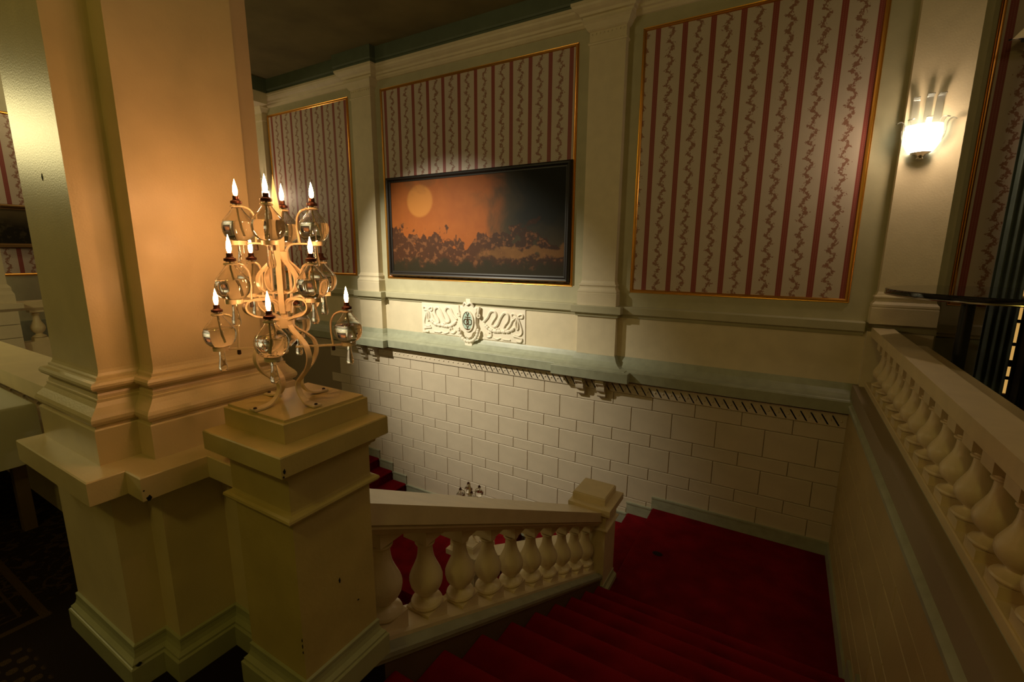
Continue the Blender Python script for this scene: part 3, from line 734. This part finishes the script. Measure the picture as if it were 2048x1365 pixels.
# left gallery
b5 = thing('gallery_balustrade', 'distant level balustrade across the stairwell, seen at the far left past the pier', 'balustrade', (-10.1, 2.2, 0))
MB().extrude([(-.13, .917), (-.13, .82), (-.06, .785), (.10, .785), (.13, .82), (.13, .917)], (0, 0, 0), (0, 4.1, 0), (1, 0, 0)).build('coping', CREAM, b5)
MB().extrude([(-.10, 0), (-.10, .29), (.10, .29), (.10, 0)], (0, 0, 0), (0, 4.1, 0), (1, 0, 0)).build('plinth', CREAM, b5)
for i in range(8): link('baluster', bm4, b5, loc=(0, .24+.29*i, .28))
pd = thing('gallery_pedestal', 'block-jointed pale pedestal at the far left end of the distant balustrade', 'pedestal', (-10.1, 1.95, 0))
for k in range(4): MB().box(-.25, .25, -.25, .25, .0+.2*k+.004, .2*k+.196).build('stone', CREAMW, pd)
MB().mould(rect(-.25, .25, -.25, .25), [(0, .796), (.03, .82), (.06, .84), (.06, .917), (0, .918)]).build('cap', CREAMW, pd)
MB().mould(rect(-.2, .2, -.2, .2), [(.05, .917), (.05, 1.05), (.03, 1.1), (.03, 1.15), (0, 1.2), (0, 5.12)]).build('shaft', CREAMW, pd)

# ------------------------------------------------------------------ oil lamp tree
LC = (-1.555, 1.02, 1.151)
TIERS = [(.215, 1.365-1.15, pi/4), (.172, 1.543-1.15, 0), (.120, 1.733-1.15, pi/4)]
def P(r, z, th): return (r*cos(th), r*sin(th), z)
lt = thing('oil_lamp_tree', 'cream scrolled-iron lamp tree with burning glass oil lamps on the tall newel post', 'candelabrum', LC)
sp = MB()
h = .012
sp.add([(-h, -h, .50), (h, -h, .50), (h, h, .50), (-h, h, .50), (-h*1.3, -h*1.3, .62), (h*1.3, -h*1.3, .62), (h*1.3, h*1.3, .62), (-h*1.3, h*1.3, .62), (0, 0, .808)],
       [(3, 2, 1, 0)]+[(i, (i+1) % 4, 4+(i+1) % 4, 4+i) for i in range(4)]+[(4+i, 4+(i+1) % 4, 8) for i in range(4)])
sp.build('spike', IRON, lt)
MB().lathe([(.012, .29), (.012, .56)], seg=12).build('stem', IRON, lt)
for z_, r_, hh in ((.295, .030, .04), (.405, .026, .012), (.535, .028, .028)):
    MB().lathe([(r_-.004, z_-hh/2), (r_, z_-hh/2+.002), (r_, z_+hh/2-.002), (r_-.004, z_+hh/2)], seg=20).build('collar', IRON, lt)
for k in range(4):
    th = k*pi/2; nrm = (-sin(th), cos(th), 0)
    lg = smooth([P(.150, .004, th), P(.115, .0045, th), P(.085, .010, th), P(.060, .028, th), P(.046, .055, th), P(.050, .080, th), P(.075, .105, th), P(.105, .135, th), P(.122, .175, th), P(.112, .215, th), P(.080, .245, th), P(.045, .268, th), P(.024, .290, th), P(.020, .31, th)], 5)
    L = MB(); L.strip(lg, nrm, lambda t: .034 if t < .10 else (.034-(t-.10)*.14 if t < .2 else .020), .006)
    lgo = L.build('leg', IRON, lt)
    MB().lathe([(.006, 0), (.006, .003), (.003, .005)], P(.140, .008, th), 10).build('screw', SCREWM, lgo)
    mp = smooth([P(.022, .305, th), P(.060, .318, th), P(.110, .330, th), P(.138, .350, th), P(.138, .372, th), P(.115, .386, th), P(.075, .388, th), P(.035, .380, th), P(.020, .360, th)], 5)
    MB().strip(mp, nrm, .018, .006).build('middle_scroll', IRON, lt)
    up = smooth([P(.020, .41, th), P(.045, .405, th), P(.075, .418, th), P(.086, .445, th), P(.080, .470, th), P(.055, .495, th), P(.028, .520, th), P(.022, .545, th)], 5)
    MB().strip(up, nrm, .018, .006).build('upper_scroll', IRON, lt)
    cr = smooth([P(.022, .412, th), P(.026, .44, th), P(.035, .465, th), P(.058, .468, th), P(.074, .45, th)], 4)
    MB().strip(smooth([P(.025, .33, th+pi/4), P(.030, .44, th+pi/4), P(.024, .545, th+pi/4)], 5), (-sin(th+pi/4), cos(th+pi/4), 0), .018, .006).build('stem_bar', IRON, lt)
for ti, (r, z, t0) in enumerate(TIERS):
    for k in range(4):
        th = t0+k*pi/2; nrm = (-sin(th), cos(th), 0)
        if ti == 0: pa = [P(.03, z-.012, th), P(r-.024, z-.010, th)]; wv = lambda t: .014
        elif ti == 1: pa = smooth([P(.022, z-.055, th), P(.030, z-.028, th), P(.055, z-.012, th), P(.09, z-.009, th), P(r-.024, z-.008, th)], 5); wv = lambda t: .016
        else: pa = smooth([P(.018, z-.075, th), P(.022, z-.040, th), P(.036, z-.014, th), P(.06, z-.008, th), P(r-.024, z-.008, th)], 5); wv = lambda t: .016
        A = MB().strip(pa, nrm, wv, .006).build('arm', IRON, lt)
        c = P(r, z, th)
        MB().lathe([(.022, -.014), (.026, -.014), (.026, 0), (.022, 0), (.022, -.014)], c, 22).build('holder_ring', IRON, A)
        hr = r-.056 if r > .13 else r-.05
        hk = smooth([P(hr, z-.008, th), P(hr-.004, z+.045, th), P(hr-.002, z+.080, th), P(hr+.010, z+.103, th), P(hr+.027, z+.112, th), P(r-.017, z+.114, th)], 5)
        H = MB(); H.tube(hk, .0040, 8)
        H.tube([(c[0]+.017*cos(a), c[1]+.017*sin(a), z+.114) for a in [2*pi*q/16 for q in range(16)]], .0035, 8, True)
        H.build('hook', IRON, A)
        MB().lathe([(.003, -.032), (.0065, -.030), (.0065, -.020), (.005, -.012)], P(hr, z, th), 10).build('bolt', SCREWM, A)
# one oil lamp
gl = MB()
outer = [(.0005, -.090), (.008, -.089), (.0125, -.084), (.014, -.076), (.013, -.066), (.0105, -.052), (.0085, -.036), (.0085, -.018), (.011, -.006), (.018, .000), (.033, .0045), (.044, .015), (.0495, .029), (.0520, .043), (.0508, .056), (.0460, .068), (.0372, .080), (.0270, .092), (.0185, .104), (.0138, .114), (.0125, .123)]
inner = [(.0005, .0635), (.0452, .0640), (.0437, .068), (.0350, .080), (.0248, .092), (.0163, .104), (.0116, .114), (.0105, .121), (.0005, .1215)]
gl.lathe(outer, seg=32)
gl.keep = True
gl.lathe(inner, seg=32, flip=True)
GM = gl.mesh('glass_body', GLASS, 30)
BUR = MB().lathe([(.0105, .122), (.018, .124), (.018, .132), (.0125, .134), (.0115, .136), (.0095, .138), (.0095, .149), (.004, .150)], seg=18).mesh('burner', COPPER)
WCK = MB().tube([(0, 0, .122), (0, .002, .10), (.004, 0, .07), (.012, -.006, .045), (.018, -.004, .022)], .003, 8).mesh('wick', SWAG)
FL = MB().lathe([(.002, .149), (.0060, .154), (.0076, .164), (.0072, .175), (.0054, .186), (.0030, .197), (.0012, .205), (.0003, .209)], seg=14).mesh('flame', FLAME)
def lamp(tree_loc, ti, k, lit, label, group):
    r, z, t0 = TIERS[ti]; th = t0+k*pi/2; p = Vector(tree_loc)+Vector(P(r, z, th))
    t = thing('oil_lamp', label, 'oil lamp', p, th*1.7, group)
    link('glass_body', GM, t); link('burner', BUR, t); link('wick', WCK, t)
    if lit:
        f = link('flame', FL, t); f.scale = (1, 1, random.uniform(.9, 1.1)); f.location = (0, 0, .149*(1-f.scale.z))
    return t
LLAB = [['burning glass oil lamp of the lowest tier, far right, on the long arm', 'unlit glass oil lamp of the lowest tier, hidden behind the stem', 'burning glass oil lamp of the lowest tier, far left beside the pier', 'burning glass oil lamp of the lowest tier, nearest the front'],
        ['burning glass oil lamp of the middle tier, front right of the stem', 'unlit glass oil lamp of the middle tier, furthest right, behind another globe', 'burning glass oil lamp of the middle tier, rear left, seen behind a scroll', 'burning glass oil lamp of the middle tier, front left beside the pier'],
        ['burning glass oil lamp of the top tier, right of the spike', 'burning glass oil lamp of the top tier, half hidden behind the spike', 'burning glass oil lamp of the top tier, leftmost, against the pier', 'burning glass oil lamp of the top tier, in front of the spike']]
UNLIT = {(0, 1), (1, 1)}
for ti in range(3):
    for k in range(4): lamp(LC, ti, k, (ti, k) not in UNLIT, LLAB[ti][k], 'oil lamps on the lamp tree')
LC2 = (-3.18, 4.39, ZC-.09+1.151)
lt2 = dup(lt, LC2, None, 'second lamp tree far below, its unlit tips showing above the sloping handrail')
for k in range(4):
    lamp(LC2, 2, k, False, ['unlit oil lamp of the distant lamp tree, right of its spike', 'unlit oil lamp of the distant lamp tree, behind its spike', 'unlit oil lamp of the distant lamp tree, left of its spike', 'unlit oil lamp of the distant lamp tree, in front of its spike'][k], 'oil lamps on the distant lamp tree')

# ------------------------------------------------------------------ sconces
def sconce(label, loc):
    t = thing('sconce_lamp', label, 'wall lamp', loc)
    MB().box(-.055, .055, -.02, 0, -.16, .05).build('backplate', BRASS, t)
    b = MB(); pts = []
    for i in range(7):
        a = i/6
        pts.append(((.088, .118, .138, .147, .151, .150, .146)[i], -.150+.262*a))
    seg = 18; vs = []
    for r, z in pts:
        for k in range(seg+1):
            an = pi+pi*k/seg; vs.append((r*cos(an), -.02+r*.85*sin(an), z))
    n = seg+1
    fs = [(i*n+k, i*n+k+1, (i+1)*n+k+1, (i+1)*n+k) for i in range(6) for k in range(seg)]
    b.add(vs, fs, True); b.add([vs[k] for k in range(n)], [list(range(n))])
    b.build('glass_bowl', BULB, t)
    b = MB()
    b.lathe([(.012, -.215), (.03, -.205), (.02, -.19), (.045, -.17), (.075, -.155), (.088, -.148)], (0, -.05, 0), 16); b.build('finial', CHROME, t)
    def leaf(x0, yaw, top, curl, base=-.12):
        d = Vector((sin(yaw), -cos(yaw), 0)); nr = Vector((cos(yaw), sin(yaw), 0)); o_ = Vector((x0, -.02, 0))+d*.10
        pts = [o_+Vector((0, 0, base)), o_+d*.055+Vector((0, 0, base+.10)), o_+d*.07+Vector((0, 0, (base+top)*.5+.03)), o_+d*.075+Vector((0, 0, top-.03)), o_+d*(.075+curl*.5)+Vector((0, 0, top)), o_+d*(.075+curl)+Vector((0, 0, top-.012))]
        MB().strip(smooth(pts, 5), nr, lambda q: .055-.015*q, .006).build('glass_leaf', SCGLASS, t)
    for x0, yw in ((0, -1.3), (0, -.65), (0, 0), (0, .65), (0, 1.3)): leaf(x0, yw, .15, .06)
    for x_, tp in ((-.085, .37), (0.01, .39), (.085, .385)):
        pts = [(x_, -.03, -.10), (x_, -.035, .15), (x_*1.05, -.04, tp-.05), (x_*1.1, -.06, tp-.01), (x_*1.15, -.095, tp), (x_*1.15, -.11, tp-.012)]
        MB().strip(smooth(pts, 5), (1, 0, 0), lambda q: .06-.012*q, .006).build('glass_leaf', SCGLASS, t)
    light('sconce_light', 'POINT', Vector(loc)+Vector((0, -.26, .05)), 18, (1, .72, .48), .07)
    return t
sconce('lit glass wall sconce with curled clear leaves on the pilaster above the balustrade', (1.02, 6.334, 2.85))
sconce('distant lit wall sconce glowing behind the oil lamp flames', (-9.94, 6.334, 2.85))

# ------------------------------------------------------------------ right gallery furniture
tb = thing('bar_table', 'tall round black glass table with polished rim behind the right balustrade', 'table', (1.675, 5.41, 0))
MB().lathe([(.80, 1.352), (.880, 1.356), (.884, 1.365), (.884, 1.392), (.878, 1.400), (.80, 1.401), (.0005, 1.401)], seg=64).build('table_top', BLACKG, tb)
MB().lathe([(.872, 1.346), (.886, 1.346), (.889, 1.352), (.887, 1.359), (.872, 1.360), (.872, 1.346)], seg=64).build('rim', CHROME, tb)
for sx in (-.31, .33):
    MB().lathe([(.048, .02), (.048, 1.37)], (sx, 0, 0), 20).build('post', BLACKM, tb)
    MB().lathe([(.24, 0), (.24, .012), (.06, .03), (.05, .05)], (sx, 0, 0), 28).build('foot', BLACKM, tb)
def curtain(name, label, x0, x1, y, z0, z1, m, folds, amp):
    n = folds*10; b = MB(); vs = []
    for z in (z0, z1):
        for s in (0, 1):
            for i in range(n+1):
                a = i/n; vs.append((x0+(x1-x0)*a, y+amp*sin(a*folds*2*pi)+.006*s, z))
    w_ = n+1; fs = []
    for i in range(n):
        fs += [(i, i+1, 2*w_+i+1, 2*w_+i), (w_+i, 3*w_+i, 3*w_+i+1, w_+i+1), (i, w_+i, w_+i+1, i+1), (2*w_+i, 2*w_+i+1, 3*w_+i+1, 3*w_+i)]
    fs += [(0, 2*w_, 3*w_, w_), (n, w_+n, 3*w_+n, 2*w_+n)]
    b.add(vs, fs, True); return tag(b.build(name, m, ang=80), label, 'curtain')
curtain('curtain', 'dark teal curtain hanging in folds beside the striped panel at right', 1.79, 2.035, 6.55, .02, 3.72, CURT, 4, .035)
curtain('curtain', 'dark brown curtain at the right edge beyond the bright gap', 2.045, 3.3, 6.5, .02, 3.72, CURTD, 14, .04)
wn = MB().box(1.98, 2.16, 6.72, 6.79, .25, 3.2).build('window_1', DGOLD, kind=ST)
MB().box(2.0, 2.14, 6.70, 6.725, .27, 1.52).build('pane', LIT, wn)
for z_ in (.42, .56, .78, 1.02, 1.30): MB().box(1.99, 2.15, 6.69, 6.70, z_, z_+(.035 if z_ != .56 else .07)).build('glazing_bar', BLACKM, wn)
rd = thing('curtain_rod', 'thin dark wavy rod with ivory curtain heading at the top right edge', 'curtain rod', (1.60, 6.55, 3.70))
MB().tube(smooth([(-.02, 0, .0), (.04, 0, .005), (.10, 0, -.015), (.2, 0, -.03), (1.6, 0, -.03)], 6), .008, 8).build('rod', BLACKM, rd)
MB().extrude([(0, 0), (.10, .12), (.9, .12), (.9, .01), (.12, .0)], (0, -.05, 0), (0, .02, 0), (1, 0, 0)).build('heading', SWAG, rd)
# buffet table at the left
bt = thing('buffet_table', 'long narrow buffet table under a white cloth against the rail left of the pier', 'table', (-5.2, .40, 0))
MB().box(-1.38, 1.38, -.40, .42, .75, .785).build('table_top', DARKP, bt)
for sx in (-1, 1):
    for sy in (-1, 1): MB().box(sx*1.3-.03, sx*1.3+.03, sy*.34-.03, sy*.34+.03, 0, .75).build('leg', DARKP, bt)
def cloth():
    b = MB(); R0 = rect(-6.60, -3.80, -.02, .84)
    ring_n = []
    def ringpts(off, z, amp):
        out = []
        for i in range(4):
            a = R0[i]; c_ = R0[(i+1) % 4]; L = hypot(c_[0]-a[0], c_[1]-a[1]); d = ((c_[0]-a[0])/L, (c_[1]-a[1])/L); nn = (d[1], -d[0])
            m = int(L/.06)
            for k in range(m):
                s_ = L*k/m; w_ = amp*(.5+.5*sin(s_*9+i*1.7))*min(1, s_/.1, (L-s_)/.1)
                out.append((a[0]+d[0]*s_+nn[0]*(off+w_), a[1]+d[1]*s_+nn[1]*(off+w_), z))
        return out
    rings = [ringpts(-.012, .80, 0), ringpts(0, .797, 0), ringpts(.006, .785, .0), ringpts(.008, .68, .006), ringpts(.012, .45, .018)]
    n = len(rings[0]); b.add(sum(rings, []), [(i*n+k, i*n+(k+1) % n, (i+1)*n+(k+1) % n, (i+1)*n+k) for i in range(4) for k in range(n)]+[list(range(n))], True)
    return b.build('tablecloth', CLOTH, ang=50)
tag(cloth(), 'white tablecloth draped over the buffet table left of the pier', 'tablecloth')
